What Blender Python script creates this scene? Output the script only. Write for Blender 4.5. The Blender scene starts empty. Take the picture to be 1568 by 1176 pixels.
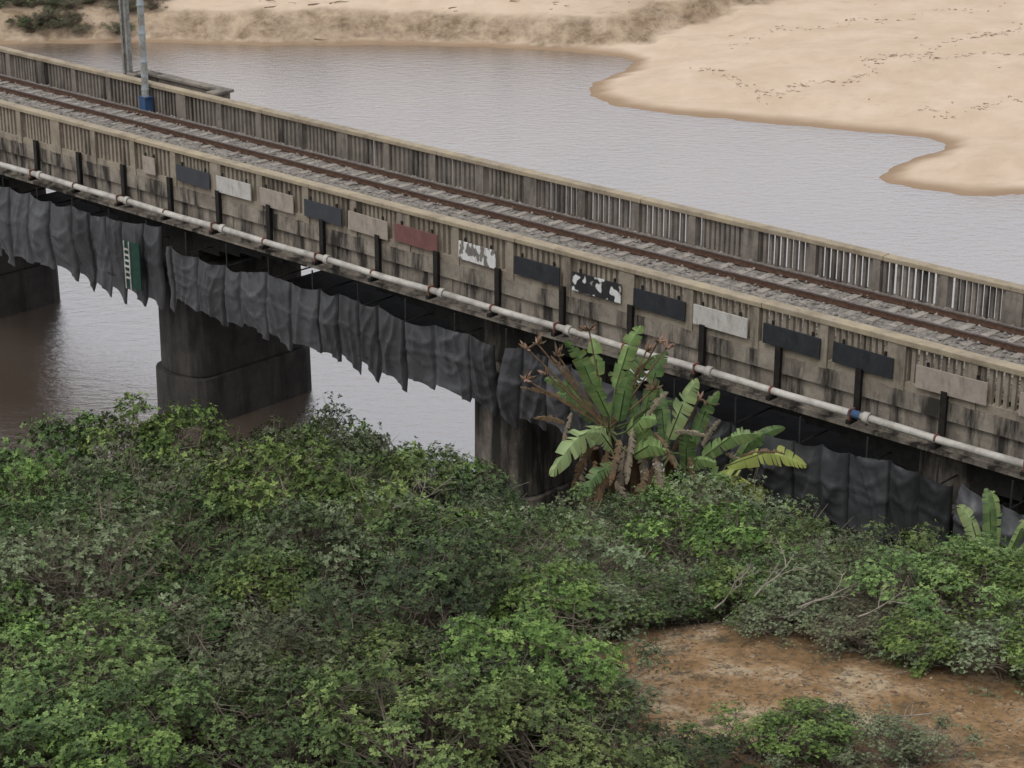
import bpy, math, random
import numpy as np
from mathutils import Vector, Matrix, noise as mn
random.seed(7); RS=np.random.RandomState(11)
scene=bpy.context.scene
W=bpy.data.worlds.new("World"); scene.world=W; W.use_nodes=True
scene.view_settings.view_transform='Standard'; scene.view_settings.look='None'; scene.view_settings.exposure=0
# ---------------------------------------------------------------- node helpers
def newmat(name):
    m=bpy.data.materials.new(name); m.use_nodes=True
    nt=m.node_tree
    for n in list(nt.nodes): nt.nodes.remove(n)
    return m,nt
def N(nt,t,**kw):
    n=nt.nodes.new(t)
    for k,v in kw.items(): setattr(n,k,v)
    return n
def noise(nt,scale=5,detail=6,rough=.6,stretch=None,coord='Object'):
    tc=N(nt,'ShaderNodeTexCoord'); out=tc.outputs[coord]
    if stretch:
        mp=N(nt,'ShaderNodeMapping'); mp.inputs['Scale'].default_value=stretch
        nt.links.new(out,mp.inputs[0]); out=mp.outputs[0]
    n=N(nt,'ShaderNodeTexNoise'); n.inputs['Scale'].default_value=scale
    n.inputs['Detail'].default_value=detail; n.inputs['Roughness'].default_value=rough
    nt.links.new(out,n.inputs['Vector']); return n.outputs[0]
def ramp(nt,src,stops):
    r=N(nt,'ShaderNodeValToRGB'); cr=r.color_ramp
    while len(cr.elements)>1: cr.elements.remove(cr.elements[-1])
    cr.elements[0].position=stops[0][0]; cr.elements[0].color=stops[0][1] if len(stops[0][1])==4 else (*stops[0][1],1)
    for p,c in stops[1:]:
        e=cr.elements.new(p); e.color=c if len(c)==4 else (*c,1)
    nt.links.new(src,r.inputs[0]); return r.outputs[0]
def bw(nt,src,a,b): return ramp(nt,src,[(a,(0,0,0)),(b,(1,1,1))])
def mix(nt,f,a,b,mode='MIX'):
    m=N(nt,'ShaderNodeMixRGB',blend_type=mode)
    for i,v in enumerate((f,a,b)):
        if isinstance(v,bpy.types.NodeSocket): nt.links.new(v,m.inputs[i])
        elif isinstance(v,(int,float)): m.inputs[i].default_value=v
        else: m.inputs[i].default_value=(*v,1)
    return m.outputs[0]
def bsdf(nt,col,rough=.8,bump=None,bs=.3,bd=.02,metal=0,spec=.3):
    p=N(nt,'ShaderNodeBsdfPrincipled'); o=N(nt,'ShaderNodeOutputMaterial')
    if isinstance(col,bpy.types.NodeSocket): nt.links.new(col,p.inputs['Base Color'])
    else: p.inputs['Base Color'].default_value=(*col,1)
    p.inputs['Roughness'].default_value=rough; p.inputs['Metallic'].default_value=metal
    p.inputs['Specular IOR Level'].default_value=spec
    if bump is not None:
        b=N(nt,'ShaderNodeBump'); b.inputs['Strength'].default_value=bs; b.inputs['Distance'].default_value=bd
        nt.links.new(bump,b.inputs['Height']); nt.links.new(b.outputs[0],p.inputs['Normal'])
    nt.links.new(p.outputs[0],o.inputs[0]); return p
def concrete(name,c1,c2,stain=(.04,.035,.03),st=(.48,.66),streak=True,lichen=None):
    m,nt=newmat(name)
    a=mix(nt,bw(nt,noise(nt,1.3,8,.65),.35,.65),c1,c2)
    if streak:
        s=bw(nt,noise(nt,1.0,7,.65,(1.7,1.7,.28)),*st); a=mix(nt,s,a,stain)
    s2=bw(nt,noise(nt,6,8,.75),.5,.75); a=mix(nt,mix(nt,.5,(0,0,0),s2),a,stain)
    if lichen: a=mix(nt,bw(nt,noise(nt,.9,8,.8),.42,.62),a,lichen)
    bsdf(nt,a,.9,noise(nt,22,6,.7),.5,.02); return m
def simple(name,c1,c2,sc=4,rough=.8,metal=0,lo=.4,hi=.62,stretch=None,bs=.3):
    m,nt=newmat(name)
    a=mix(nt,bw(nt,noise(nt,sc,7,.7,stretch),lo,hi),c1,c2)
    bsdf(nt,a,rough,noise(nt,sc*5,5,.7),bs,.02,metal); return m
M={}
M['face']=concrete('stained_concrete',(.37,.325,.265),(.22,.19,.155),st=(.46,.60))
M['rail']=concrete('railing_concrete',(.37,.32,.25),(.28,.235,.18),st=(.53,.73))
M['railfar']=concrete('far_railing_concrete',(.29,.255,.215),(.19,.165,.14),st=(.48,.68))
M['coping']=concrete('coping_concrete',(.38,.32,.245),(.26,.21,.145),streak=False,lichen=(.43,.36,.245))
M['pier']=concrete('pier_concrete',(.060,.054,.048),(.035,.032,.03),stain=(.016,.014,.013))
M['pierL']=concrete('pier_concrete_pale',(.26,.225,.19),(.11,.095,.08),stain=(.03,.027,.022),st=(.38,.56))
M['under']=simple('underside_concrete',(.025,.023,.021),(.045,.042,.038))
M['ballast']=simple('ballast_stone',(.15,.13,.115),(.33,.30,.265),sc=9,bs=1.0)
M['sleeper']=simple('concrete_sleeper',(.34,.31,.27),(.24,.21,.18),3)
M['rust']=simple('rusty_rail',(.085,.045,.03),(.13,.075,.05),6,.7)
M['railtop']=simple('worn_rail_head',(.19,.16,.145),(.12,.085,.07),6,.45,.5)
M['deck']=simple('deck_concrete',(.25,.235,.21),(.19,.175,.155),2)
M['black']=simple('black_bracket_steel',(.012,.011,.011),(.026,.022,.018),5,.6)
M['pipe']=simple('white_pipe_paint',(.58,.555,.50),(.30,.27,.23),1.6,.6,lo=.42,hi=.68)
M['red']=simple('red_rust_joint',(.22,.085,.06),(.14,.07,.05),6)
M['blue']=simple('blue_paint',(.04,.11,.26),(.06,.08,.13),6)
M['mast']=simple('mast_weathered_steel',(.33,.33,.31),(.20,.19,.17),4)
M['mastblue']=simple('mast_galvanised',(.42,.47,.49),(.25,.23,.19),2.5)
M['tube']=simple('scaffold_tube',(.05,.05,.05),(.03,.028,.026),4,.6,.2)
M['green']=simple('green_shade_cloth',(.012,.04,.03),(.018,.06,.042),4)
M['white']=simple('white_paint',(.60,.59,.56),(.35,.33,.30),3)
m,nt=newmat('black_shade_cloth')
at=N(nt,'ShaderNodeAttribute',attribute_name='tint')
a=mix(nt,bw(nt,noise(nt,1.6,7,.6),.3,.72),(.032,.033,.035),(.066,.067,.070))
a=mix(nt,1,a,at.outputs['Color'],'MULTIPLY')
bsdf(nt,a,.42,noise(nt,4,5,.55,(1.4,1.4,.7)),.45,.05,spec=.5); M['cloth']=m
M['clothfloor']=simple('black_cloth_floor',(.02,.02,.022),(.035,.035,.037),3)
M['bark']=simple('twig_bark',(.12,.095,.068),(.25,.215,.165),3)
M['dead']=simple('dead_frond',(.20,.13,.075),(.10,.065,.04),5)
M['bract']=simple('flower_bract',(.33,.20,.14),(.20,.14,.10),5)
M['drift']=simple('driftwood_wood',(.16,.115,.08),(.28,.20,.14),5)
def leafmat(name,trans=0,gloss=.45):
    m,nt=newmat(name)
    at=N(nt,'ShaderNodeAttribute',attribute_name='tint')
    oi=N(nt,'ShaderNodeObjectInfo')
    hs=N(nt,'ShaderNodeHueSaturation'); hs.inputs['Saturation'].default_value=.94
    r1=N(nt,'ShaderNodeMapRange'); r1.inputs[3].default_value=.75; r1.inputs[4].default_value=1.2
    nt.links.new(oi.outputs['Random'],r1.inputs[0]); nt.links.new(r1.outputs[0],hs.inputs['Value'])
    r2=N(nt,'ShaderNodeMapRange'); r2.inputs[3].default_value=.485; r2.inputs[4].default_value=.515
    nt.links.new(oi.outputs['Random'],r2.inputs[0]); nt.links.new(r2.outputs[0],hs.inputs['Hue'])
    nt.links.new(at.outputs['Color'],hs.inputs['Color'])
    p=N(nt,'ShaderNodeBsdfPrincipled'); p.inputs['Roughness'].default_value=gloss; p.inputs['Specular IOR Level'].default_value=.25
    o=N(nt,'ShaderNodeOutputMaterial')
    nt.links.new(hs.outputs[0],p.inputs['Base Color'])
    if trans:
        t=N(nt,'ShaderNodeBsdfTranslucent'); mx=N(nt,'ShaderNodeMixShader'); mx.inputs[0].default_value=trans
        nt.links.new(hs.outputs[0],t.inputs[0]); nt.links.new(p.outputs[0],mx.inputs[1]); nt.links.new(t.outputs[0],mx.inputs[2]); nt.links.new(mx.outputs[0],o.inputs[0])
    else: nt.links.new(p.outputs[0],o.inputs[0])
    return m
M['leaf']=leafmat('shrub_leaf',0,.6); M['bigleaf']=leafmat('strelitzia_leaf',.25,.4)
# ---------------------------------------------------------------- mesh helpers
class MB:
    def __init__(s): s.v=[]; s.f=[]; s.mi=[]
    def add(s,vs,fs,mi=0):
        b=len(s.v); s.v.extend([tuple(map(float,p)) for p in vs]); s.f.extend([tuple(b+i for i in f) for f in fs]); s.mi.extend([mi]*len(fs))
    def box(s,x0,x1,y0,y1,z0,z1,mi=0):
        x0,x1=min(x0,x1),max(x0,x1);y0,y1=min(y0,y1),max(y0,y1);z0,z1=min(z0,z1),max(z0,z1)
        s.add([(x0,y0,z0),(x1,y0,z0),(x1,y1,z0),(x0,y1,z0),(x0,y0,z1),(x1,y0,z1),(x1,y1,z1),(x0,y1,z1)],
              [(0,3,2,1),(4,5,6,7),(0,1,5,4),(1,2,6,5),(2,3,7,6),(3,0,4,7)],mi)
    def tube(s,path,rad,n=8,mi=0,cap=True):
        path=[Vector(p) for p in path]; vs=[];fs=[]
        for i,p in enumerate(path):
            d=(path[min(i+1,len(path)-1)]-path[max(i-1,0)]).normalized()
            a=Vector((0,0,1)) if abs(d.z)<.9 else Vector((1,0,0))
            u=d.cross(a).normalized(); w=d.cross(u)
            r=rad[i] if hasattr(rad,'__len__') else rad
            for k in range(n):
                an=2*math.pi*k/n; vs.append(p+u*math.cos(an)*r+w*math.sin(an)*r)
        for i in range(len(path)-1):
            for k in range(n):
                fs.append((i*n+k,i*n+(k+1)%n,(i+1)*n+(k+1)%n,(i+1)*n+k))
        if cap: fs.append(tuple(range(n))); fs.append(tuple(reversed(range((len(path)-1)*n,len(path)*n))))
        s.add(vs,fs,mi)
    def obj(s,name,mats,parent=None,smooth=False,bevel=0):
        me=bpy.data.meshes.new(name); me.from_pydata(s.v,[],s.f); me.update()
        for m in mats: me.materials.append(m)
        me.polygons.foreach_set('material_index',s.mi)
        if smooth: me.polygons.foreach_set('use_smooth',[True]*len(s.f))
        o=bpy.data.objects.new(name,me); scene.collection.objects.link(o)
        if parent: o.parent=parent
        if bevel:
            b=o.modifiers.new('bevel','BEVEL'); b.width=bevel; b.segments=2
        return o
def empty(name,mat=None):
    e=bpy.data.objects.new(name,None); scene.collection.objects.link(e); e.empty_display_size=.3
    if mat is not None: e.matrix_world=mat
    return e
BR=Matrix.Translation((11.53,45.6,0))@Matrix.Rotation(math.atan2(-.678,.735),4,'Z')
# local X = -s (s grows toward the far left bank), local Y = across the bridge (away)
S0,S1=-34,92     # bridge extent in s
# ---------------------------------------------------------------- terrain
def sn(x,y,sc,seed,n=7):
    r=np.random.RandomState(seed); o=0
    for i in range(n):
        a=r.uniform(0,2*math.pi); f=(1.7**(i*.6))/sc; o=o+np.sin((x*math.cos(a)+y*math.sin(a))*f*2*math.pi+r.uniform(0,6.28))/(1.5**(i*.6))
    return o/2.5
def ss(x,a,b):
    t=np.clip((x-a)/(b-a),0,1); return t*t*(3-2*t)
def near_h(x,y):
    x=np.asarray(x,float); y=np.asarray(y,float)
    h=np.where(y<22,12.15+(22-y)*.40,np.where(y<29,11.3+(29-y)*.12,11.3-.43*(y-29)))
    h=h-1.5*ss(x,4,8)*ss(y,29.3,32.5)
    # the bank carries on under and behind the bridge on the right
    h=np.maximum(h,(2.6-.05*(y-46))*ss(x+.35*(y-50),3.0,6.5)*(1-ss(y,57,62))-2.5*(1-ss(x+.35*(y-50),2.0,5.0))-4*ss(y,57,62))
    return h+.10*sn(x,y,5,3)
SH=[(-1500,132),(-60,129),(-30.8,128.5),(-22,128.9),(-15,128.1),(-8,128.3),(-1.3,127.5),(3.7,126.2),(6.2,124.8),(7.0,123.4),(6.2,120.4),(4.5,118),(4.2,116.3),(4.5,114),(5.6,112.2),(7.4,110.7),(10.5,109.4),(13.9,108.1),(18.6,106),(20.8,105.0),(21.6,104.0),(20.6,102.3),(18.6,100.2),(17.3,98.3),(17.3,96.7),(18.4,95.5),(20.6,94.4),(23.2,94.4),(32,91),(60,96),(200,110),(1500,130)]
BK=[(-1500,133),(-60,129.6),(-30.8,129.1),(-22,129.5),(-15,128.7),(-8,128.9),(-1.3,128.1),(3.7,127),(8,127.4),(11.6,130),(21.4,139),(40,150),(100,170),(1500,220)]
def sdist(x,y,pl):
    d=np.full(x.shape,1e9)
    for (x0,y0),(x1,y1) in zip(pl[:-1],pl[1:]):
        dx,dy=x1-x0,y1-y0; t=np.clip(((x-x0)*dx+(y-y0)*dy)/(dx*dx+dy*dy),0,1)
        d=np.minimum(d,np.hypot(x-x0-t*dx,y-y0-t*dy))
    poly=pl+[(1500,5000),(-1500,5000)]; ins=np.zeros(x.shape,bool)
    for i in range(len(poly)):
        (x0,y0),(x1,y1)=poly[i],poly[(i+1)%len(poly)]
        if y0==y1: continue
        c=((y0>y)!=(y1>y))&(x<(x1-x0)*(y-y0)/(y1-y0)+x0); ins^=c
    return np.where(ins,d,-d)
def far_h(x,y):
    d=sdist(x,y,SH)+.22*sn(x,y,3.5,21); d2=sdist(x,y,BK)+.55*sn(x,y,4.2,22,9)
    bar=np.where(d>0,.16*np.minimum(d,1.2)+.09*np.clip(d-1.2,0,8)+.03*np.maximum(d-9.2,0)*(d<60)+.9*(d>=60)*1.7,.22*d)
    bar=bar+ss(d,.5,4)*(.10*sn(x,y,6,23)+.03*sn(x,y,1.6,24))
    bar=bar+.30*ss(d-3.2-.6*sn(x,y,7,26),-.22,.22)*ss(x,6,10)+.22*ss(d-9-1.6*sn(x,y,11,27),-.2,.2)*ss(x,8,12)
    bank=np.where(d2>0,1.15*ss(d2,0,1.5)+.15*np.minimum(d2,60)+.05*np.clip(d2-60,0,200)+ss(d2,1,5)*(.30*sn(x,y,5,25)+.12*sn(x,y,1.9,28)),0)
    return np.maximum(bar+bank,-2.5),d,d2
def axis(a,b,st,far):
    c=np.arange(a,b+1e-6,st); L=[];v=a;s=st
    while v>-far: s*=1.35; v-=s; L.append(v)
    R=[];v=b;s=st
    while v<far: s*=1.35; v+=s; R.append(v)
    return np.concatenate([L[::-1],c,R])
xs=axis(-38,38,.3,1400); ys=np.concatenate([np.arange(-40,16,2.),np.arange(16,62,.4),np.arange(62,90,1.),np.arange(90,150,.3),np.array([152,156,162,170,180,195,215,240,280,340,420,550,700,1000,1500,2200.])])
X,Y=np.meshgrid(xs,ys)
nh=near_h(X,Y); nh=np.where(Y>75,-9,nh); fh,D1,D2=far_h(X,Y)
Z=np.maximum(np.maximum(nh,-2.5),np.where(Y>75,fh,-9))
nx,ny=len(xs),len(ys)
V=np.stack([X,Y,Z],-1).reshape(-1,3)
i,j=np.meshgrid(np.arange(nx-1),np.arange(ny-1)); b=(j*nx+i).ravel()
Q=np.stack([b,b+1,b+1+nx,b+nx],-1)
def npmesh(name,V,Q,mats,mi=None,smooth=False,tint=None):
    me=bpy.data.meshes.new(name); n=len(Q)
    me.vertices.add(len(V)); me.vertices.foreach_set('co',np.asarray(V,np.float32).ravel())
    me.loops.add(n*4); me.loops.foreach_set('vertex_index',np.asarray(Q,np.int32).ravel())
    me.polygons.add(n); me.polygons.foreach_set('loop_start',np.arange(0,n*4,4,dtype=np.int32))
    me.polygons.foreach_set('loop_total',np.full(n,4,np.int32))
    for m in mats: me.materials.append(m)
    if mi is not None: me.polygons.foreach_set('material_index',np.asarray(mi,np.int32))
    me.polygons.foreach_set('use_smooth',np.full(n,smooth))
    if tint is not None:
        ca=me.color_attributes.new('tint','FLOAT_COLOR','POINT')
        ca.data.foreach_set('color',np.concatenate([tint,np.ones((len(tint),1))],1).astype(np.float32).ravel())
    me.update(calc_edges=True); me.validate(); return me
far=(Y>75)
soil=ss(X+.7*sn(X,Y,3,31),.4,1.6)*(1-ss(Y+.5*sn(X,Y,3,32),28.8,30))*ss(Y,21,23)
scarp=far*ss(D2,-.5,.3)*(1-ss(D2,1.1,2.0))
behind=far*ss(D2,.8,2.0)*.45*ss(X,0,9)
leftdark=far*ss(-X,20,25)*ss(D2,0,1)*(1-ss(D2,4.5,7))*.9
tint=np.stack([far*1.0,soil,np.clip(scarp+behind+leftdark,0,1)],-1).reshape(-1,3)
m,nt=newmat('ground_material')
at=N(nt,'ShaderNodeAttribute',attribute_name='tint'); sp=N(nt,'ShaderNodeSeparateColor'); nt.links.new(at.outputs['Color'],sp.inputs[0])
litter=ramp(nt,noise(nt,7,8,.75),[(.3,(.022,.017,.011)),(.55,(.05,.038,.024)),(.75,(.11,.085,.055))])
soilc=ramp(nt,noise(nt,.9,9,.72),[(.3,(.13,.088,.05)),(.42,(.24,.145,.066)),(.52,(.33,.21,.11)),(.62,(.47,.365,.235))])
soilc=mix(nt,bw(nt,noise(nt,9,8,.8),.48,.66),soilc,(.09,.065,.042))
soilc=mix(nt,bw(nt,noise(nt,1.7,8,.75),.55,.66),soilc,(.085,.07,.045))
sand=ramp(nt,noise(nt,.35,9,.62),[(.3,(.57,.44,.315)),(.5,(.63,.495,.37)),(.7,(.69,.56,.43))])
sand=mix(nt,mix(nt,.45,(0,0,0),bw(nt,noise(nt,1.1,8,.7,(.5,1.6,1)),.56,.7)),sand,(.46,.34,.235))
geo=N(nt,'ShaderNodeNewGeometry'); sx=N(nt,'ShaderNodeSeparateXYZ'); nt.links.new(geo.outputs['Position'],sx.inputs[0])
wet=ramp(nt,sx.outputs[2],[(0.0,(1,1,1)),(.07,(.85,.85,.85)),(.20,(0,0,0))])
sand=mix(nt,wet,sand,(.32,.22,.14))
scc=ramp(nt,noise(nt,1.2,9,.75,(1,1,2.5)),[(.3,(.13,.09,.06)),(.5,(.27,.20,.13)),(.7,(.46,.35,.24))])
sfac=mix(nt,1,sp.outputs[2],bw(nt,noise(nt,.7,7,.7),.25,.6),'MULTIPLY')
farc=mix(nt,sfac,sand,scc)
nearc=mix(nt,sp.outputs[1],litter,soilc)
bsdf(nt,mix(nt,sp.outputs[0],nearc,farc),.95,noise(nt,9,8,.7),.6,.05,spec=.15)
g=bpy.data.objects.new('ground',npmesh('ground',V,Q,[m],smooth=True,tint=tint)); scene.collection.objects.link(g)
# water
m,nt=newmat('river_water')
dif=N(nt,'ShaderNodeBsdfDiffuse'); 
nt.links.new(ramp(nt,noise(nt,.12,5,.6),[(.35,(.125,.092,.068)),(.65,(.155,.116,.088))]),dif.inputs[0])
gl=N(nt,'ShaderNodeBsdfGlossy'); gl.inputs['Roughness'].default_value=.08; gl.inputs[0].default_value=(.96,.97,1,1)
bu=N(nt,'ShaderNodeBump'); bu.inputs['Strength'].default_value=.8; bu.inputs['Distance'].default_value=.07
n1=noise(nt,1.3,6,.64,(1,1.9,1))
nt.links.new(n1,bu.inputs['Height']); nt.links.new(bu.outputs[0],gl.inputs['Normal'])
lw=N(nt,'ShaderNodeLayerWeight'); lw.inputs[0].default_value=.5; 
mr=N(nt,'ShaderNodeMapRange'); mr.inputs[1].default_value=.2; mr.inputs[2].default_value=.75; mr.inputs[3].default_value=.15; mr.inputs[4].default_value=.64
nt.links.new(lw.outputs['Facing'],mr.inputs[0])
mx=N(nt,'ShaderNodeMixShader'); o=N(nt,'ShaderNodeOutputMaterial')
nt.links.new(mr.outputs[0],mx.inputs[0]); nt.links.new(dif.outputs[0],mx.inputs[1]); nt.links.new(gl.outputs[0],mx.inputs[2]); nt.links.new(mx.outputs[0],o.inputs[0])
w=MB(); w.add([(-1390,46,0),(1390,46,0),(1390,150,0),(-1390,150,0)],[(0,1,2,3)]); w.obj('river_water',[m])
# ---------------------------------------------------------------- bridge
bridge=empty('railway_bridge',BR)
ZC=9.40
def rb(mb,s0,s1,t0,t1,z0,z1,mi=0): mb.box(-s0,-s1,t0,t1,z0,z1,mi)
d=MB(); rb(d,S0,S1,.0,5.55,7.85,8.28); d.obj('deck_slab',[M['deck']],bridge)
d=MB()
rb(d,S0,S1,-.14,.02,7.72,8.16,0)         # ledge band
rb(d,S0,S1,-.02,.30,6.98,7.72,0)
s=S0
while s<S1:
    rb(d,s,s+.22,-.055,-.022,6.98,7.72,0); s+=2.36*2
rb(d,S0,S1,5.2,5.5,6.98,7.85,0)
d.obj('edge_girder',[M['face']],bridge)
d=MB()
PI=[2.1+14.4*k for k in range(-2,7)]
for a,bb in zip(PI[:-1],PI[1:]):
    n=14
    for t0,t1 in ((.55,1.1),(4.4,4.95),(2.4,2.9)):
        for q in range(n):   # haunched girders
            u0=q/n;u1=(q+1)/n
            zz=5.6+.9*(1-(2*((u0+u1)/2)-1)**2)
            rb(d,a+(bb-a)*u0,a+(bb-a)*u1,t0,t1,zz,7.84)
    for q in range(1,5): rb(d,a+(bb-a)*q/5-.12,a+(bb-a)*q/5+.12,1.1,4.4,6.7,7.84)
rb(d,S0,S1,.31,5.19,7.70,7.845)
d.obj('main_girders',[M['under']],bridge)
def stad(mb,sc,hw,t0,t1,z0,z1,mi=0,taper=1.0):
    n=10; pts=[]
    for k in range(n+1):
        a=math.pi*k/n; pts.append((hw*math.cos(a),t1+hw*.55*math.sin(a)))
    for k in range(n+1):
        a=math.pi+math.pi*k/n; pts.append((hw*math.cos(a),t0+hw*.55*math.sin(a)))
    L=len(pts); vs=[(-sc+x*taper,y,z0) for x,y in pts]+[(-sc+x,y,z1) for x,y in pts]
    mb.add(vs,[tuple(reversed(range(L))),tuple(range(L,2*L))]+[(k,(k+1)%L,L+(k+1)%L,L+k) for k in range(L)],mi)
for sc in PI:
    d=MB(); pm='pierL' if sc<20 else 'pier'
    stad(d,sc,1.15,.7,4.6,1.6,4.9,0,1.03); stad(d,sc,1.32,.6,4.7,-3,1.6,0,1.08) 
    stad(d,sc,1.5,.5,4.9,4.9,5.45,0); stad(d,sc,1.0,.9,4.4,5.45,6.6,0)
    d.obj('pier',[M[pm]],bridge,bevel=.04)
def railing(name,t0,t1,mat,copmat,near):
    P=2.06; d=MB(); c=MB(); off=3.27
    k0=int((S0-off)/P); k1=int((S1-off)/P)
    tm=(t0+t1)/2
    for k in range(k0,k1):
        s=off+k*P
        wd=.12 if k%4 else .25
        rb(d,s-wd,s+wd,t0-.02,t1+.02,8.10,ZC-.135)
        n=9
        for q in range(n):
            ps=s+wd+(P-2*wd)*(q+.5)/n
            j_=random.gauss(0,.006); rb(d,ps-.048+j_,ps+.048+j_,tm-.055,tm+.055,8.32,ZC-.135)
    rb(d,S0,S1,t0+.02,t1-.02,8.165,8.36)
    d.obj(name,[mat],bridge)
    s=S0
    while s<S1:
        L=P*4; h=random.uniform(-.012,.012)
        rb(c,s,min(s+L-.015,S1),t0-.05+random.uniform(-.01,.01),t1+.05,ZC-.135,ZC+h); s+=L
    c.obj(name+'_coping',[copmat],bridge,bevel=.02)
railing('near_railing',-.12,.14,M['rail'],M['coping'],True)
railing('far_railing',5.22,5.46,M['railfar'],M['coping'],False)
d=MB()
rb(d,34.9,39.6,5.52,6.35,7.9,8.2); 
for a,bb,t0,t1 in ((34.9,35.15,5.52,6.35),(39.35,39.6,5.52,6.35),(35.15,39.35,6.15,6.35)):
    rb(d,a,bb,t0,t1,8.2,ZC-.05)
rb(d,34.8,35.25,5.55,6.45,ZC-.048,ZC+.06); rb(d,39.25,39.7,5.55,6.45,ZC-.048,ZC+.06); rb(d,35.255,39.245,6.05,6.45,ZC-.048,ZC+.06)
d.obj('refuge_bay',[M['railfar']],bridge,bevel=.02)
# ---------------------------------------------------------------- track
track=empty('railway_track',BR)
TC=3.15; nS=int((S1-S0)/.25)
d=MB()
prof=[(.25,8.42),(.9,8.55),(1.7,8.70),(2.4,8.735),(3.9,8.735),(4.55,8.62),(4.95,8.32)]
vs=[]
for q in range(nS+1):
    s=S0+q*.25
    for t,z in prof: vs.append((-s,t+random.uniform(-.06,.06),z+random.uniform(-.03,.03)))
L=len(prof); d.add(vs,[(q*L+k,q*L+k+1,(q+1)*L+k+1,(q+1)*L+k) for q in range(nS) for k in range(L-1)])
d.obj('ballast_bed',[M['ballast']],track,smooth=True)
d=MB()
for q in range(12000):
    s=random.uniform(-8,60); t=random.choice([random.uniform(.5,5.0),random.uniform(.3,1.9)]); r=random.uniform(.03,.075)
    z=float(np.interp(t,[p[0] for p in prof],[p[1] for p in prof]))+r*.4
    a=random.random()*3; ca,sa=math.cos(a)*r,math.sin(a)*r
    d.add([(-s+ca,t+sa,z),(-s-sa,t+ca,z),(-s-ca,t-sa,z),(-s+sa,t-ca,z),(-s,t,z+r*.8)],[(0,1,4),(1,2,4),(2,3,4),(3,0,4)],0 if random.random()<.8 else 1)
d.obj('ballast_stones',[M['ballast'],M['sleeper']],track)
d=MB(); s=S0
while s<S1:
    rb(d,s,s+.22,TC-1.0,TC+1.0,8.60,8.765+random.uniform(-.012,.008)); s+=.68
d.obj('sleepers',[M['sleeper']],track,bevel=.015)
d=MB()
for tt in (TC-.56,TC+.56):
    rb(d,S0,S1,tt-.07,tt+.07,8.765,8.79,0); rb(d,S0,S1,tt-.02,tt+.02,8.79,8.885,0); rb(d,S0,S1,tt-.038,tt+.038,8.885,8.925,1)
d.obj('rails',[M['rust'],M['railtop']],track)
# ---------------------------------------------------------------- pipe & brackets
pl=empty('water_pipeline',BR)
d=MB()
for k in range(-14,38):
    s=1.84+2.36*k
    rb(d,s-.05,s+.05,-.26,-.142,7.25,8.42); rb(d,s-.08,s+.08,-.29,-.262,7.20,8.46)
    rb(d,s-.06,s+.06,-.62,-.29,7.12,7.22)
d.obj('support_brackets',[M['black']],pl)
d=MB(); pz=7.36; pt=-.46
s=S0; 
while s<S1:
    e=min(s+4.72,S1); sag=.025
    d.tube([(-s,pt,pz+.0),(-(s+e)/2,pt+random.uniform(-.02,.02),pz-sag),(-e,pt,pz)],.095,12,0)
    d.tube([(-e+.09,pt,pz),(-e-.09,pt,pz)],.14,12,0)
    s=e
d.obj('pipe',[M['pipe']],pl,smooth=True)
d=MB()
for k in range(-14,38):
    s=1.84+2.36*k
    if k%2==0: d.tube([(-s+.025,pt,pz),(-s-.025,pt,pz)],.112,12,0)
    else: rb(d,s-.02,s+.02,pt-.12,pt+.12,7.22,7.48)
    if k==1: d.tube([(-s+.26,pt,pz),(-s-.06,pt,pz)],.104,12,1)
d.obj('pipe_clamps',[M['red'],M['blue']],pl)
d=MB(); rb(d,S0,S1,-.30,-.022,6.90,6.975); 
d.obj('service_ledge',[M['face']],pl)
# ---------------------------------------------------------------- painted boards
def boardmat(name,c1,c2=None,blot=None,seed=0):
    m,nt=newmat(name); a=mix(nt,bw(nt,noise(nt,2,7,.7),.4,.7),c1,c2 or tuple(x*.7 for x in c1))
    if blot: a=mix(nt,bw(nt,noise(nt,blot[1],2,.5,blot[3] if len(blot)>3 else None),blot[2],blot[2]+.03),a,blot[0])
    a=mix(nt,mix(nt,.55,(0,0,0),bw(nt,noise(nt,7,8,.7,(1,1,.3)),.52,.75)),a,(.07,.06,.05))
    bsdf(nt,a,.7,noise(nt,20,3,.5),.15,.01); return m
bm={'k':boardmat('faded_black_board',(.022,.024,.028),(.04,.043,.05)),'g':boardmat('dark_grey_board',(.06,.065,.075)),
 'w':boardmat('white_board',(.58,.56,.52),(.44,.41,.37)),'b':boardmat('beige_board',(.42,.36,.30)),'r':boardmat('maroon_board',(.22,.10,.09)),
 'kw':boardmat('lettered_board',(.03,.03,.033),None,((.7,.7,.68),2.2,.52)),'l':boardmat('graffiti_board',(.22,.2,.175),None,((.72,.71,.68),3.6,.50,(1,1,.6)))}
BD=[(31.1,'b',.3),(29.06,'g',.8),(27.04,'w',.8),(25.16,'b',.75),(23.15,'g',.8),(21.29,'b',.82),(19.3,'r',.86),(16.93,'l',.7),(14.66,'k',.82),(12.54,'kw',.84),(10.5,'k',.85),(8.48,'w',.85),(6.35,'k',.85),(4.3,'k',.85),(1.63,'b',.95),(.0-.8,'b',.8),(-3,'k',.8)]
for s,k,hw in BD:
    e=empty('painted_board',BR@Matrix.Translation((-s,-.20,0))@Matrix.Rotation(random.uniform(-.018,.018),4,'Y'))
    d=MB(); z0=8.40;z1=8.92
    if k=='b': z0=8.36
    d.box(-hw,hw,-.018,.018,z0,z1); d.obj('board_panel',[bm[k]],e,bevel=.006)
    d=MB()
    for x in (-hw*.7,hw*.7): d.box(x-.03,x+.03,.02,.06,z0-.02,z1+.1)
    d.obj('fixing_batten',[M['black']],e)
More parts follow.
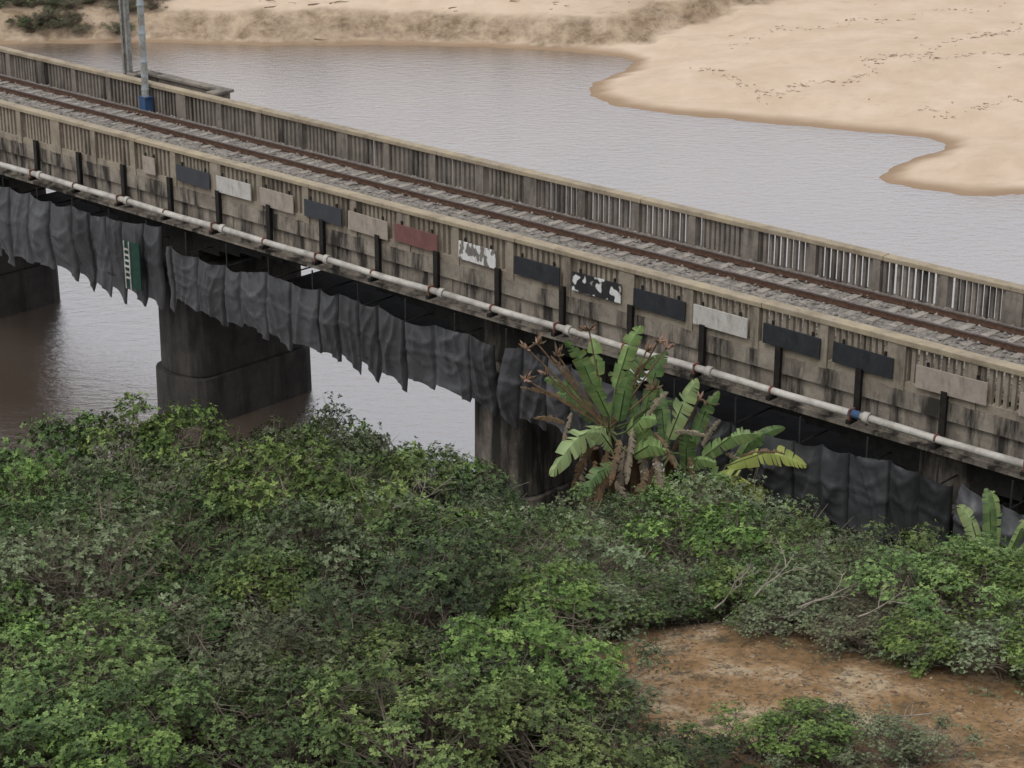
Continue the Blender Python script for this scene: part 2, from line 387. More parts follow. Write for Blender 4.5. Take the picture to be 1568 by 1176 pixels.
# ---------------------------------------------------------------- shade cloth scaffold
sc_=empty('scaffold_shade_cloth',BR)
def curtain(t,seed,s0,s1,ztop,zbot,P=1.0,out=-1):
    r=np.random.RandomState(seed); st=.045; nz=26
    edges=[s0]
    while edges[-1]<s1: edges.append(edges[-1]+P*r.uniform(.75,1.35))
    ns=int((s1-s0)/st); npan=len(edges)+1; bil=r.uniform(.0,.22,npan); dropc=r.uniform(.08,.50,npan); topc=r.uniform(-.20,.10,npan+1); sag=r.uniform(.0,.14,npan)
    tone=r.uniform(.65,1.45,npan); amp=r.uniform(.3,1.0,npan); seam=.5+.5*(r.rand(npan)<.7); side=r.choice([-1,1],npan)
    vs=np.zeros((ns+1,nz+1,3)); T=np.zeros((ns+1,nz+1,3)); k=0
    for i_ in range(ns+1):
        s=s0+i_*st
        while k<len(edges)-2 and s>=edges[k+1]: k+=1
        fr=min(1,(s-edges[k])/(edges[k+1]-edges[k]))
        u_=((s-2.1)/14.4)%1; arch=4*u_*(1-u_)
        top=ztop+topc[k]*(1-fr)+topc[k+1]*fr-sag[k]*math.sin(math.pi*fr)-.14*arch
        bot=zbot-dropc[k]*(1-fr)**1.5+.08*math.sin(k*1.7)*fr-.05*arch+.05*math.sin(math.pi*fr)
        env=math.sin(math.pi*min(1,max(0,fr)))**.5
        for j_ in range(nz+1):
            v=j_/nz; z=top*(1-v)+bot*v
            wx=mn.noise(Vector((s*.6,z*.7,seed)))
            # long soft vertical folds that lean and fade down the drop
            sl=s+side[k]*.22*z+.35*wx
            r1=1-abs(mn.noise(Vector((sl*2.1+k*3.7,z*.35,seed+3.)))*2.4)
            # one or two slack swags slung from the tie points
            sw=z+.32*math.sin(math.pi*fr)
            r2=1-abs(mn.noise(Vector((s*.5+k*5.3,sw*2.0+wx,seed+9.)))*2.4)
            n3=mn.noise(Vector((s*.3,z*.5,seed+20.)))
            f=bil[k]*env*math.sin(math.pi*min(1,v*1.05+.02))+env*(.13*max(0,r1)**2*(.4+.6*v)+.10*amp[k]*max(0,r2)**3-.06)+.20*n3
            f-=.09*seam[k]*math.exp(-(min(fr,1-fr)/.045)**2)
            f+=.04*math.exp(-((v-.45)/.03)**2)
            vs[i_,j_]=(-s,t+out*f,z); T[i_,j_]=tone[k]*(.35 if fr<.035 else 1)
    V=vs.reshape(-1,3); a,b_=np.meshgrid(np.arange(ns),np.arange(nz),indexing='ij'); q=(a*(nz+1)+b_).ravel()
    Q=np.stack([q,q+1,q+nz+2,q+nz+1],-1); return V,Q,T.reshape(-1,3)
segs=[(-13,1.0),(1.2,15.4),(15.7,29.9),(30.2,44.4),(44.7,58.8),(59,73)]
for n_,(a,bb) in enumerate(segs):
    zt_f=6.55 if n_<3 else 6.85; zb_f=4.60 if n_<3 else 4.40
    for nm,t_,sd,zt,zb_,ou in (('front_cloth',-.72,40,zt_f,zb_f,-1),('rear_cloth',6.2,60,6.4,4.7,1)):
        V_,Q_,T_=curtain(t_,sd+n_,a,bb,zt,zb_,out=ou)
        o=bpy.data.objects.new(nm,npmesh(nm,V_,Q_,[M['cloth']],smooth=True,tint=T_)); scene.collection.objects.link(o); o.parent=sc_
d=MB()
for a,bb in segs: rb(d,a+1.7,bb-1.7,-.62,6.1,4.72,4.76)
d.obj('platform_floor',[M['clothfloor']],sc_)
d=MB(); s=-12
while s<72:
    for t in (-.5,6.0): d.tube([(-s,t,4.8),(-s,t,6.9)],.026,6)
    d.tube([(-s,-.5,6.2),(-s,6.0,6.2)],.024,6); s+=1.96
d.obj('scaffold_tubes',[M['tube']],sc_)
e=empty('scaffold_ladder',BR@Matrix.Translation((-31.2,-1.10,0)))
d=MB(); d.box(-.42,.42,-.02,.02,4.75,6.3); d.obj('green_backing',[M['green']],e)
d=MB()
for q in range(6): d.box(-.30,-.08,-.06,-.03,5.05+q*.19,5.11+q*.19)
d.box(-.33,-.30,-.06,-.03,4.7,6.3); d.box(-.08,-.05,-.06,-.03,4.7,6.3)
d.obj('ladder_rungs',[M['white']],e)
# ---------------------------------------------------------------- masts
def mast(s,t,mat,style,zb,H):
    e=empty('catenary_mast',BR@Matrix.Translation((-s,t,0)))
    d=MB()
    if style==0:
        for x in (-.13,.13):
            d.box(x-.025,x+.025,-.09,.09,zb,zb+H)
            d.box(x-.05,x+.05,-.10,-.092,zb,zb+H)
        z=zb+.3
        while z<zb+H:
            d.box(-.103,.103,-.012,.012,z,z+.09); z+=.5
    else:
        d.tube([(0,0,zb),(0,0,zb+H)],[.13,.10],10); d.box(-.2,.2,-.2,.2,zb,zb+.06)
        for q in range(7): d.tube([(0,0,zb+.9+q),(0,0,zb+.95+q)],.145,10)
        for q in range(9): d.box(-.16,-.12,-.02,.02,zb+.8+q*.7,zb+1.0+q*.7)
    d.obj('mast_column',[mat],e)
    d=MB(); d.tube([(0,0,zb+H-1.6),(0,-2.6,zb+H-1.2)],.035,6); d.tube([(0,0,zb+H-.6),(0,-2.6,zb+H-1.2)],.03,6); d.obj('cantilever_arm',[mat],e)
    return e
mast(39.9,5.80,M['mast'],0,8.2,8.5)
e=mast(37.9,4.98,M['mastblue'],1,8.3,8.5)
d=MB(); d.box(-.17,.17,-.17,.17,8.37,8.95); d.box(-.22,.22,-.18,.18,8.951,8.98); d.obj('blue_base_box',[M['blue']],e)
# ---------------------------------------------------------------- shrubs
def qtube(path,rad,n=3):
    path=np.asarray(path,float); m_=len(path); vs=[]
    for i_ in range(m_):
        dd=path[min(i_+1,m_-1)]-path[max(i_-1,0)]; dd=dd/(np.linalg.norm(dd)+1e-9)
        a=np.array([0,0,1.]) if abs(dd[2])<.9 else np.array([1.,0,0]); u=np.cross(dd,a); u/=np.linalg.norm(u); w_=np.cross(dd,u)
        for k in range(n):
            an=2*math.pi*k/n; vs.append(path[i_]+(u*math.cos(an)+w_*math.sin(an))*rad[i_])
    q=[(i_*n+k,i_*n+(k+1)%n,(i_+1)*n+(k+1)%n,(i_+1)*n+k) for i_ in range(m_-1) for k in range(n)]
    return vs,q
def make_shrub(name,seed,R,H,ncl,nros,pal,ll=.085,twigs=9,rc0=.30,K=6):
    r=np.random.RandomState(seed); BV=[];BQ=[]
    nl=5; la=r.uniform(0,6.28,nl); LB=np.stack([.55*R*np.cos(la),.55*R*np.sin(la),H*r.uniform(.46,.70,nl)],-1); LR=r.uniform(.42,.60,nl)*R
    li=r.randint(0,nl,ncl)
    dirs=r.normal(size=(ncl,3)); dirs[:,2]=np.abs(dirs[:,2])*1.0-.30; dirs/=np.linalg.norm(dirs,axis=1)[:,None]
    f=r.uniform(.6,1.0,ncl)**.5
    C=LB[li]+dirs*(LR[li]*f)[:,None]*np.array([1,1,.42*H/(.5*R)*.62])
    low=r.rand(ncl)<.18; C[low,2]=r.uniform(.15,.4,low.sum())*H; C[low,:2]*=1.15
    C[:,2]=np.clip(C[:,2],.12*H,H)
    rc=r.uniform(.6,1.35,ncl)*rc0*R/1.6
    def addp(p,rad,n=3):
        v,q=qtube(p,rad,n); b0=len(BV); BV.extend(v); BQ.extend([tuple(b0+i_ for i_ in t) for t in q])
    for c,rr in zip(C,rc):
        b0=r.normal(size=3)*[.15*R,.15*R,0]; m1=b0*.6+c*.35+r.normal(size=3)*.13; m2=c*.72+r.normal(size=3)*.13; m2[2]-=.1
        addp([b0,m1,m2,c],[.034,.024,.015,.008],4)
        for q in range(twigs):
            v=r.normal(size=3); v/=np.linalg.norm(v); v[2]=abs(v[2])*.8; st=m2+(c-m2)*r.uniform(0,1)
            e_=st+v*rr*r.uniform(.8,1.7); mm=(st+e_)/2+r.normal(size=3)*.05
            addp([st,mm,e_],[.008,.006,.0035],3)
    nr=ncl*nros; ci=np.repeat(np.arange(ncl),nros)
    v=r.normal(size=(nr,3)); v/=np.linalg.norm(v,axis=1)[:,None]; v[:,2]=np.abs(v[:,2])*1.0-.25
    out=C[ci]-np.array([0,0,.35*H]); out/=np.linalg.norm(out,axis=1)[:,None]
    rad=r.uniform(.4,1.12,nr)
    P=C[ci]+(v*.85+out*.15)*rc[ci][:,None]*rad[:,None]*np.array([1.1,1.1,.9])
    P[:,2]=np.maximum(P[:,2],.05)
    nrm=v*.55+out*.3+np.array([0,0,.45])+r.normal(size=(nr,3))*.25; nrm/=np.linalg.norm(nrm,axis=1)[:,None]
    a=np.cross(nrm,np.array([.3,.9,.1])); a/=np.linalg.norm(a,axis=1)[:,None]; b_=np.cross(nrm,a)
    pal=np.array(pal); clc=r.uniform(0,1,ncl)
    mixv=np.clip(clc[ci]*.5+r.uniform(-.1,.25,nr)+.55*(rad-.5)*np.clip(v[:,2]+.5,0,1.3),0,.999)*(len(pal)-1)  # light/dark depth put into leaf tint: paler new growth outside, darker clump interiors
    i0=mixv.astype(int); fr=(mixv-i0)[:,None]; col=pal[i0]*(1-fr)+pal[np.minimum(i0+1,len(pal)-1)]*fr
    LV=[];LC=[]
    for k in range(K):
        an=2*math.pi*k/K+r.uniform(-.4,.4,nr); L=ll*r.uniform(.6,1.2,nr)
        lift=r.uniform(.1,.9,nr)
        dd=a*np.cos(an)[:,None]+b_*np.sin(an)[:,None]; sd=-a*np.sin(an)[:,None]+b_*np.cos(an)[:,None]
        dd=dd+nrm*lift[:,None]; dd/=np.linalg.norm(dd,axis=1)[:,None]
        p0=P; pm=P+dd*(L*.6)[:,None]; p1=P+dd*L[:,None]-nrm*(L*.12)[:,None]; wv=sd*(L*.25)[:,None]
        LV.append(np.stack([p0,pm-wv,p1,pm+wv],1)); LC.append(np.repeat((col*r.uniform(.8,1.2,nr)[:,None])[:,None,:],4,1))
    LV=np.concatenate(LV).reshape(-1,3); LC=np.concatenate(LC).reshape(-1,3)
    nb=len(BV); V_=np.concatenate([np.array(BV),LV]); Q_=np.concatenate([np.array(BQ),nb+np.arange(len(LV)).reshape(-1,4)])
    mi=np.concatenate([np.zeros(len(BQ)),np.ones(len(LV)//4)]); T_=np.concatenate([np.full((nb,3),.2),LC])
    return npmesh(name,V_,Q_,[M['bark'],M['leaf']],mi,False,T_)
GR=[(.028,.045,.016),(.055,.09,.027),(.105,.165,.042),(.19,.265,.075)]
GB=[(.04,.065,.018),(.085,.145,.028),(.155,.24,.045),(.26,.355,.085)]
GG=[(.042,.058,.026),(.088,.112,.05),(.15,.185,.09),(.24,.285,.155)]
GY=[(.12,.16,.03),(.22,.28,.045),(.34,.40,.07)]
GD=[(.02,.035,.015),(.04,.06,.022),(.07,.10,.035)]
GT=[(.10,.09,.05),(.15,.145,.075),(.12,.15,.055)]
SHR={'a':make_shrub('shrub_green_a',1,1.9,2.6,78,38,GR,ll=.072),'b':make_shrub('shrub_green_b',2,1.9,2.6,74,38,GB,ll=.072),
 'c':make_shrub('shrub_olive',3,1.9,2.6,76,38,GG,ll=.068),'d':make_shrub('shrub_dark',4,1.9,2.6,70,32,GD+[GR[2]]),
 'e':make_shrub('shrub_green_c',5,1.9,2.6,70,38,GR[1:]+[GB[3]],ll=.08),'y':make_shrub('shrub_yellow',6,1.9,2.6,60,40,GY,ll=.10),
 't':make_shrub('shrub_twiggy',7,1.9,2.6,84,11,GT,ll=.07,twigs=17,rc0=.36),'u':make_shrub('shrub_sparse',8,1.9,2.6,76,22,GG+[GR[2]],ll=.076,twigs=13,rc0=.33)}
def shrub(x,y,h,kind,sx=None,dz=-.15):
    o=bpy.data.objects.new('coastal_shrub',SHR[kind]); scene.collection.objects.link(o)
    z=float(near_h(x,y)) if y<75 else float(far_h(np.array([x]),np.array([y]))[0][0])
    k=h/2.6; sx=sx or k**.6
    o.location=(x,y,z+dz); o.scale=(sx*random.uniform(.85,1.1),sx*random.uniform(.85,1.1),k); o.rotation_euler=(random.gauss(0,.06),random.gauss(0,.06),random.uniform(0,6.28))
    return o
# back row, at the water's edge and below the bridge
for x,y,h,k in [(-12.8,46,3.4,'u'),(-11.7,46,3.1,'t'),(-10.9,44.5,3.6,'c'),(-9.6,46,4.6,'a'),(-8.3,45.6,4.6,'b'),(-7.1,46,3.5,'a'),(-5.9,46,4.4,'a'),(-4.7,45.6,4.4,'c'),(-3.4,46,4.3,'b'),(-2.2,46,3.5,'a'),
  (-1.1,45,2.5,'e'),(0.1,45.5,2.2,'c'),(1.5,45.4,2.2,'c'),(2.9,45,2.2,'c'),(4.0,45.8,2.7,'y'),(5.0,44.6,2.6,'b'),(6.0,45,2.6,'c'),(7.1,44.4,2.4,'c'),(8.3,43,2.3,'u'),(9.5,42,2.2,'e'),(10.8,41.4,2.3,'b'),(12.2,41,2.4,'b'),(8.9,40.4,2.4,'c'),
  (4.6,48.4,1.6,'d'),(6.2,47.6,1.6,'d'),(7.8,46.3,1.5,'c'),(9.2,45.2,1.4,'d'),(10.6,44.2,1.3,'c'),(12.2,43.2,1.5,'b'),(1.6,50,1.9,'d'),(.4,49,1.6,'u'),(3.2,50.2,2.2,'d'),(6.5,51,1.8,'d'),(8.5,49.5,1.6,'d'),(5,53.5,1.8,'d'),(10.5,48.5,1.5,'d')]:
    shrub(x,y,h,k)
for row,y in enumerate([42.2,38.8,35.6,32.8,30.7]):
    x=-.30*y-1+random.uniform(0,1)
    while x<.30*y+1:
        yy=y+random.uniform(-1.0,1.0); r_=x/yy
        if r_<-.03: h=random.uniform(2.1,3.8); ks=['a','b','a','e','c','d','t','a','c','b']
        elif r_<.10: h=random.uniform(1.5,2.4); ks=['c','c','u','a','c','e','b','a']
        else: h=random.uniform(1.9,2.7); ks=['c','b','e','c','b','b','e','u']
        if y<32 and x>0.0: h=random.uniform(.9,1.4)
        if y<32 and .8<x<3.2: x+=1.2; continue
        if r_<-.03 and y<37: h*=.85
        shrub(x,yy,h,random.choice(ks)); x+=random.uniform(1.55,2.3)
for row,y in enumerate([28.2,25.8,23.6]):
    x=-.30*y-1
    while x<.9:
        if not(x>.3 and y>27): shrub(x,y+random.uniform(-.7,.7),random.uniform(1.2,2.2),random.choice(['a','b','e','a','u','d','c','b']))
        x+=random.uniform(1.35,1.95)
for x,y,h,k in [(1.1,25.2,1.3,'c'),(2.0,24.2,.8,'d'),(3.2,24.3,.9,'b'),(4.1,24.0,.75,'c'),(5.1,24.0,.6,'u'),(7.3,28.6,1.3,'b'),(5.7,28.9,.9,'t'),(6.5,29.0,1.4,'e'),(4.4,29.6,1.0,'u'),(.6,28.8,1.0,'u'),(2.2,30.2,1.0,'c'),(4.9,28.4,.7,'t'),(5.6,28.0,.8,'u'),(6.4,27.7,.95,'b'),(7.2,27.2,1.0,'u'),(8.1,27.0,1.1,'b'),(3.4,30.0,1.1,'a'),(5.4,29.9,1.4,'c'),(7.6,30.2,1.6,'b'),(4.0,28.9,.6,'u'),(-5.3,23.6,1.6,'a'),(-6.2,24.4,1.7,'e'),(1.4,29.2,.9,'a')]:
    shrub(x,y,h,k,dz=-.05)
# distant bank scrub
for q in range(85):
    x=random.uniform(-35,-21.5); y=random.uniform(129.7,136.5); shrub(x,y,random.uniform(.4,1.1),random.choice(['t','d','u','t']),dz=-.1,sx=random.uniform(.35,.7))
for cx in (-14.5,-13,-12.2,-0.6,0.2):
    for q in range(3): shrub(cx+random.uniform(-.6,.6),random.uniform(133.2,136.5),random.uniform(.5,1.0),random.choice(['t','d','u']),sx=.45)
# ---------------------------------------------------------------- strelitzia
def strel_leaf(LVs,base,tip,width,col,r,droop=.25,face=None,torn=.4):
    base=np.array(base,float); tip=np.array(tip,float); L=np.linalg.norm(tip-base); n=18
    d0=(tip-base)/L; side=np.cross(d0,face if face is not None else np.array([0,-1,.35])); side/=np.linalg.norm(side); nn=np.cross(side,d0)
    pts=[]
    for i_ in range(n+1):
        u=i_/n; p=base+(tip-base)*u+np.array([0,0,1])*droop*L*(math.sin(math.pi*u))*.5+np.array([0,0,-1])*droop*.25*L*u*u
        pts.append(p)
    V_,Q_,C_=LVs
    for sg in (-1,1):
        sag=0
        for i_ in range(n):
            u0=i_/n;u1=(i_+1)/n
            w0=width*(math.sin(math.pi*min(1,u0*.88+.10))**.55); w1=width*(math.sin(math.pi*min(1,u1*.88+.10))**.55)
            if u1>.97: w1=0.02
            tr_=r.rand()<torn
            if tr_: sag=r.uniform(-.05,.7)
            gap=r.uniform(.1,.4) if tr_ else 0
            sh=.18*width
            def edge(p,w_): return p+side*sg*w_*math.cos(sag+.25)+np.array([0,0,-1])*w_*math.sin(sag)*.9-nn*w_*.25+d0*sh
            e0=edge(pts[i_]+(pts[i_+1]-pts[i_])*gap,w0*(r.uniform(.8,1) if tr_ else 1)); e1=edge(pts[i_+1],w1)
            b0=len(V_); V_.extend([pts[i_],pts[i_+1],e1,e0]); Q_.append((b0,b0+1,b0+2,b0+3))
            c=np.array(col)*r.uniform(.8,1.2); ce=c*.85+np.array([.07,.035,0.01])*(r.rand()<.45)
            C_.extend([c*1.2,c*1.2,ce,ce])
def strelitzia(x,y,heads,leaves,deads,bracts,trunks,name='strelitzia_plant'):
    zg=float(near_h(x,y)); e=empty(name,Matrix.Translation((x,y,zg))); r=np.random.RandomState(int(abs(x*100)))
    LV=([],[],[])
    st=MB()
    for (b_,t_,w_,c_,dr) in leaves:
        b_=np.array(b_);t_=np.array(t_)
        strel_leaf(LV,b_,t_,w_,c_,r,dr,face=np.array([r.uniform(-.6,.6),-1,r.uniform(.1,.8)]))
        hd=min(heads,key=lambda h:np.linalg.norm(np.array(h)-b_)); hd=np.array(hd)
        mid=(hd+b_)/2+np.array([0,0,-.12]); st.tube([hd,mid,b_,b_+(t_-b_)*.5+np.array([0,0,1])*dr*np.linalg.norm(t_-b_)*.5],[.045,.03,.022,.010],6,0)
    o=bpy.data.objects.new('leaf_blades',npmesh('leaf_blades',np.array(LV[0]),np.array(LV[1]),[M['bigleaf']],smooth=False,tint=np.array(LV[2]))); scene.collection.objects.link(o); o.parent=e
    for t0,t1 in trunks: 
        t0=Vector(t0);t1=Vector(t1); st.tube([t0,(t0+t1)/2+Vector((.08,0,0)),t1],[.15,.12,.13],8,1)
    st.obj('stems',[simple('strelitzia_stem',(.10,.14,.05),(.16,.17,.08)),M['dead']],e,smooth=True)
    DV=([],[],[])
    for (b_,t_,w_) in deads: strel_leaf(DV,b_,t_,w_,(.17,.11,.065) if r.rand()<.6 else (.28,.23,.17),r,.15,torn=.8,face=np.array([r.uniform(-1,1),-1,.2]))
    if DV[0]:
        o=bpy.data.objects.new('dead_leaves',npmesh('dead_leaves',np.array(DV[0]),np.array(DV[1]),[M['bigleaf']],smooth=False,tint=np.array(DV[2]))); scene.collection.objects.link(o); o.parent=e
    bm_=MB()
    for c in bracts:
        c=np.array(c)
        for q in range(8):
            v=r.normal(size=3); v[2]=abs(v[2])*.7; v/=np.linalg.norm(v); L=r.uniform(.14,.34)
            bm_.tube([c,c+v*L*.6,c+v*L+np.array([0,0,.04])],[.022,.035,.003],5,int(r.rand()<.5))
        hd=np.array(min(heads,key=lambda h:np.linalg.norm(np.array(h)-c))); bm_.tube([hd,(hd+c)/2,c],[.03,.025,.02],5,1)
    if bracts: bm_.obj('flower_bracts',[M['bract'],M['dead']],e)
    return e
zoff=2.1+2.67-float(near_h(2.6,49))
def uv(u,v,dy=0):  # local frame of the big plant, metres
    return ((u-950)*.0165,dy,(760-v)*.0178+zoff+.14)
G1=(.11,.18,.06);G2=(.19,.28,.09);G3=(.28,.36,.15);G4=(.34,.38,.09)
heads=[uv(935,665),uv(1030,705,.2),uv(1100,730,-.2)]
lv=[(uv(925,635),uv(872,532),.26,G1,.2),(uv(945,610,.2),uv(982,520,.5),.27,G2,.25),(uv(935,640,-.3),uv(895,575,-.8),.25,G2,.3),
 (uv(1025,680),uv(1062,585,-.2),.29,G3,.12),(uv(930,655,-.3),uv(850,702,-.9),.36,G3,.35),(uv(1020,690),uv(1010,610,.6),.24,G1,.2),
 (uv(1060,690),uv(1098,612,.3),.20,G1,.2),(uv(1075,705,-.1),uv(1158,660,-.3),.25,G2,.25),(uv(1110,715,-.2),uv(1225,700,-.5),.28,G4,.3),
 (uv(950,650,-.2),uv(965,572,-.3),.26,G1,.2),(uv(960,660,-.4),uv(1000,625,-1.),.26,G2,.3),(uv(975,660,.4),uv(1035,640,.9),.24,G1,.3),
 (uv(1000,700,-.4),uv(975,645,-.7),.26,G2,.2),(uv(1050,715,-.5),uv(1045,650,-.9),.26,G1,.2),(uv(915,660,.3),uv(860,625,.8),.24,G1,.3),
 (uv(1120,735,.2),uv(1175,675,.5),.24,G1,.3),(uv(905,640,0),uv(842,590,.2),.19,G1,.3),(uv(1090,725,-.5),uv(1160,738,-1.1),.26,G4,.3),(uv(960,630,.6),uv(1010,575,1.2),.24,G1,.3),
 (uv(920,620,.5),uv(915,548,.9),.24,G2,.2),(uv(940,680,-.6),uv(905,640,-1.2),.24,G3,.3),(uv(970,690,-.6),uv(1015,665,-1.2),.25,G2,.3),(uv(1040,720,-.3),uv(1090,690,-.9),.24,G2,.3),(uv(985,680,.5),uv(940,600,1.2),.22,G1,.3),
 (uv(945,700,-.7),uv(890,735,-1.2),.22,G1,.3),(uv(1000,720,-.7),uv(1040,745,-1.3),.22,G3,.3),(uv(1060,735,-.4),uv(1120,715,-1.0),.24,G2,.3),(uv(990,640,.2),uv(1020,560,.6),.2,G1,.2),(uv(1130,725,.3),uv(1200,670,.6),.2,G1,.3)]
dd=[(uv(920,670,-.2),uv(880,745,-.4),.14),(uv(935,680,-.3),uv(925,760,-.5),.15),(uv(905,665),uv(860,720,0),.13),(uv(980,670,-.2),uv(990,745,-.4),.15),(uv(1010,700,-.2),uv(985,760,-.4),.14),(uv(900,640),uv(805,600),.07),
 (uv(960,680,-.4),uv(950,770,-.6),.15),(uv(900,680,.3),uv(895,770,.3),.16),(uv(1080,700,.2),uv(1085,620,.3),.09),(uv(1060,720,-.3),uv(1040,780,-.5),.14),(uv(915,700,-.5),uv(905,775,-.8),.13),(uv(970,650,-.6),uv(960,720,-1),.12),(uv(880,640,0),uv(865,700,0),.09),(uv(1075,690,0),uv(1100,650,0),.10),(uv(990,640,-.3),uv(1020,600,-.4),.09),
 (uv(930,700,-.8),uv(915,760,-1.1),.16),(uv(1000,680,-.8),uv(1015,740,-1.1),.14),(uv(1030,660,-.4),uv(1075,655,-.8),.10),(uv(890,610,.1),uv(850,560,.2),.08),(uv(945,720,-.9),uv(975,775,-1.2),.15),(uv(1110,700,0),uv(1150,720,-.2),.10),(uv(1085,740,-.6),uv(1075,790,-.8),.13),(uv(965,600,.1),uv(1000,560,.1),.08),
 (uv(950,660,-.9),uv(935,715,-1.3),.13),(uv(990,700,-1),uv(970,755,-1.4),.14),(uv(1050,690,-.6),uv(1065,740,-1),.12),(uv(1000,650,-.9),uv(1030,690,-1.3),.12),(uv(1130,700,-.2),uv(1195,690,-.4),.08),(uv(870,650,-.2),uv(825,640,-.3),.10)]
br=[uv(830,545,.2),uv(812,592,0),uv(815,548,0),uv(1008,545,.4),uv(990,555,.2),uv(1020,552,.3),uv(845,580,-.3),uv(1085,635,.3),uv(905,525,.2),uv(1000,600,-.3),uv(860,560,.1),uv(1070,625,.2)]
tr=[((0,0,-.3),uv(935,670)),((.9,.2,-.3),uv(1030,710,.2)),((1.6,-.1,-.3),uv(1100,735,-.2)),((-.4,.3,-.3),uv(915,700,.3)),((.4,.1,-.3),uv(975,690,0))]
strelitzia(2.6,49,heads,lv,dd,br,tr)
def small_strel(x,y,h,n,seed,spread=1.2):
    r=random.Random(seed); hd=(0,0,h*.35); L=[]
    for q in range(n):
        a=2*math.pi*q/n+r.uniform(-.3,.3); ln=r.uniform(.8,1.2); b_=(.25*math.cos(a)*spread,.25*math.sin(a)*spread,h*.55)
        t_=(b_[0]+ln*.65*math.cos(a)*spread,b_[1]+ln*.6*math.sin(a)*spread,h*.55+r.uniform(.1,.45)*h)
        L.append((b_,t_,r.uniform(.16,.24),r.choice([G1,G2,G3,G2]),.3))
    strelitzia(x,y,[hd],L,[],[],[((0,0,-.3),hd)])
small_strel(10.5,42.4,3.6,10,3); small_strel(7.9,44.2,2.7,4,5,.5); small_strel(11.4,40.0,3.4,9,9)
# ---------------------------------------------------------------- grass tufts, litter, driftwood
d=MB()
for cx,cy,nn,hh in [(-.8,25.8,260,1.0),(-1.3,26.6,160,.9),(2.0,30.4,140,.6),(-4.6,29,120,.9)]:
    zg=float(near_h(cx,cy))
    for q in range(nn):
        a=random.uniform(0,6.28); rr=random.uniform(0,.28); x=cx+rr*math.cos(a);y=cy+rr*math.sin(a); L=hh*random.uniform(.5,1.1); sp_=random.uniform(.1,.7)
        dx,dy=math.cos(a)*sp_*L,math.sin(a)*sp_*L; w_=.008; px,py=-math.sin(a)*w_,math.cos(a)*w_
        m1=(x+dx*.4,y+dy*.4,zg+L*.7); m2=(x+dx,y+dy,zg+L*(.95-.5*sp_))
        d.add([(x-px,y-py,zg),(x+px,y+py,zg),(m1[0]+px,m1[1]+py,m1[2]),(m1[0]-px,m1[1]-py,m1[2]),m2],[(0,1,2,3),(3,2,4)])
d.obj('grass_tufts',[simple('grass_blade',(.05,.10,.03),(.10,.15,.05),3)])
d=MB()
for q in range(4200):
    x=random.uniform(.2,9); y=random.uniform(22.5,30); z=float(near_h(x,y)); r_=random.uniform(.010,.032)*(2 if random.random()<.03 else 1); a=random.random()*6
    if random.random()<.6:
        d.add([(x+r_*math.cos(a),y+r_*math.sin(a),z),(x-r_*math.sin(a),y+r_*math.cos(a),z),(x-r_*math.cos(a),y-r_*math.sin(a),z),(x+r_*math.sin(a),y-r_*math.cos(a),z),(x,y,z+r_*.8)],[(0,1,4),(1,2,4),(2,3,4),(3,0,4)],random.choice([0,1,1,2]))
    else:
        L=random.uniform(.04,.2); d.tube([(x,y,z+.012),(x+L*math.cos(a),y+L*math.sin(a),z+.02)],.005,3,2)
d.obj('stones_and_twigs',[simple('pebble_pale',(.4,.33,.25),(.3,.2,.13)),simple('pebble_dark',(.12,.08,.05),(.2,.13,.08)),M['bark']])
d=MB()
def deadbranch(p,dirv,L,r0,depth=0):
    p=Vector(p);dirv=Vector(dirv).normalized(); pts=[p]; 
    for q in range(4):
        dirv=(dirv+Vector((random.gauss(0,.2),random.gauss(0,.2),random.gauss(0,.15)))).normalized(); pts.append(pts[-1]+dirv*L/4)
    d.tube(pts,[r0,r0*.85,r0*.7,r0*.5,r0*.3],5)
    if depth<2:
        for q in range(3):
            deadbranch(pts[random.randint(1,3)],dirv+Vector((random.gauss(0,.8),random.gauss(0,.6),random.gauss(0,.6))),L*.55,r0*.55,depth+1)
for x,y,hz,dv in [(-1.9,31.5,1.9,(.8,0,.35)),(3.6,28.9,.5,(1,0,.5)),(4.2,28.6,.5,(.9,-.1,.3)),(4.7,24.9,.25,(.6,.1,-.05)),(-3.2,37,2.2,(.9,0,-.4)),(5.0,28.0,.6,(.8,0,.4)),(3.0,28.8,.4,(.7,0,.7))]:
    deadbranch((x,y,float(near_h(x,y))+hz),dv,random.uniform(.7,1.1),.016)
d.obj('dead_branches',[simple('bleached_branch',(.38,.34,.28),(.22,.19,.155),5)])
d=MB()
def dw(x,y,L,r_):
    z=float(far_h(np.array([x]),np.array([y]))[0][0]); a=random.gauss(.3,.6)
    if z<.1: return
    p=[(x+L*q/3*math.cos(a)+random.gauss(0,.05),y+L*q/3*math.sin(a)*1.0+random.gauss(0,.08),z+r_*.6+random.uniform(0,.03)*(q>0)) for q in range(4)]
    d.tube(p,[r_,r_*.9,r_*.7,r_*.3],5)
paths=[[(10,118),(13.6,111.8),(18.2,114.6),(24,120),(30,125)],[(21,108),(25,108.5),(33,111)],[(19,117),(25,117.5),(32,119)],[(12,124),(20,127),(30,131)]]
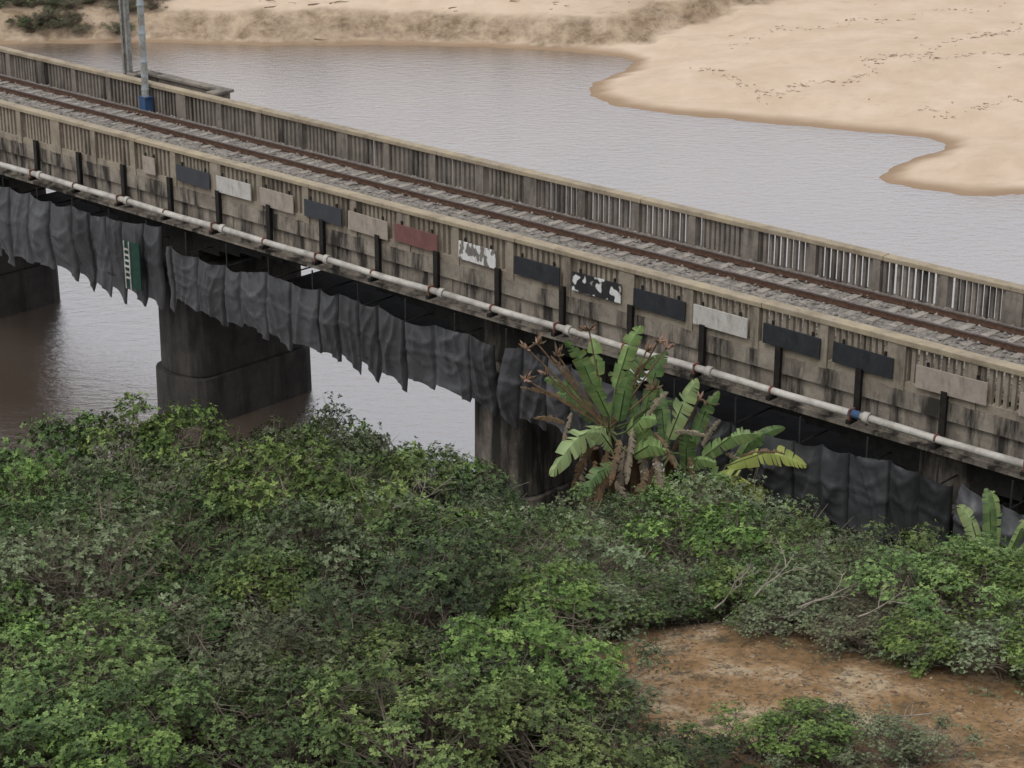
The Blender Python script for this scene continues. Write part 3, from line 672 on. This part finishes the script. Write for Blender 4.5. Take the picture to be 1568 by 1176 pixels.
for pi_,p in enumerate(paths):
    for q in range(220 if pi_==0 else 80):
        k=random.randint(0,len(p)-2); f=random.random(); x=p[k][0]*(1-f)+p[k+1][0]*f; y=p[k][1]*(1-f)+p[k+1][1]*f
        y+=.6*math.sin(x*1.3)+random.gauss(0,.10 if random.random()<.7 else .6); x+=random.gauss(0,.3)
        dw(x,y,random.uniform(.05,.3),random.uniform(.006,.018))
for q in range(26): dw(random.uniform(9,34),random.uniform(97,138),random.uniform(.1,.6),random.uniform(.012,.03))
for q in range(70): dw(random.uniform(-32,8),random.uniform(129,137),random.uniform(.2,1.4),random.uniform(.015,.045))
d.obj('driftwood_debris',[M['drift']])
# ---------------------------------------------------------------- light : thin overcast over the sky texture
nt=W.node_tree
for n in list(nt.nodes): nt.nodes.remove(n)
sky=N(nt,'ShaderNodeTexSky'); sky.sky_type='NISHITA'; sky.sun_disc=False
EL,AZ=math.radians(55),math.radians(215)
sky.sun_elevation=EL; sky.sun_rotation=AZ; sky.dust_density=3; sky.air_density=1
hs=N(nt,'ShaderNodeHueSaturation'); hs.inputs['Saturation'].default_value=.25
nt.links.new(sky.outputs[0],hs.inputs['Color'])
cl=ramp(nt,noise(nt,1.5,5,.55,(1,1,2.5),'Generated'),[(.3,(.84,.86,.92)),(.7,(1,1,1))])
clv=mix(nt,1,cl,(6.4,6.42,6.52),'MULTIPLY')
cm=mix(nt,.75,hs.outputs[0],clv)
bg=N(nt,'ShaderNodeBackground'); bg.inputs[1].default_value=.15; o=N(nt,'ShaderNodeOutputWorld')
nt.links.new(cm,bg.inputs[0]); nt.links.new(bg.outputs[0],o.inputs[0])
sl=bpy.data.lights.new('sun','SUN'); sl.energy=1.0; sl.angle=math.radians(30); sl.color=(1,.98,.95)
so=bpy.data.objects.new('sun',sl); scene.collection.objects.link(so)
dirv=Vector((math.sin(AZ)*math.cos(EL),math.cos(AZ)*math.cos(EL),math.sin(EL)))
so.rotation_euler=dirv.to_track_quat('Z','Y').to_euler(); so.location=(0,0,60)
# ---------------------------------------------------------------- camera
cam=bpy.data.cameras.new('camera'); co=bpy.data.objects.new('camera',cam); scene.collection.objects.link(co)
cam.sensor_width=36; cam.lens=36*3300/1568; cam.clip_end=6000; cam.clip_start=.5
co.location=(0,0,26); co.rotation_euler=(math.radians(90-20.4),0,0); scene.camera=co
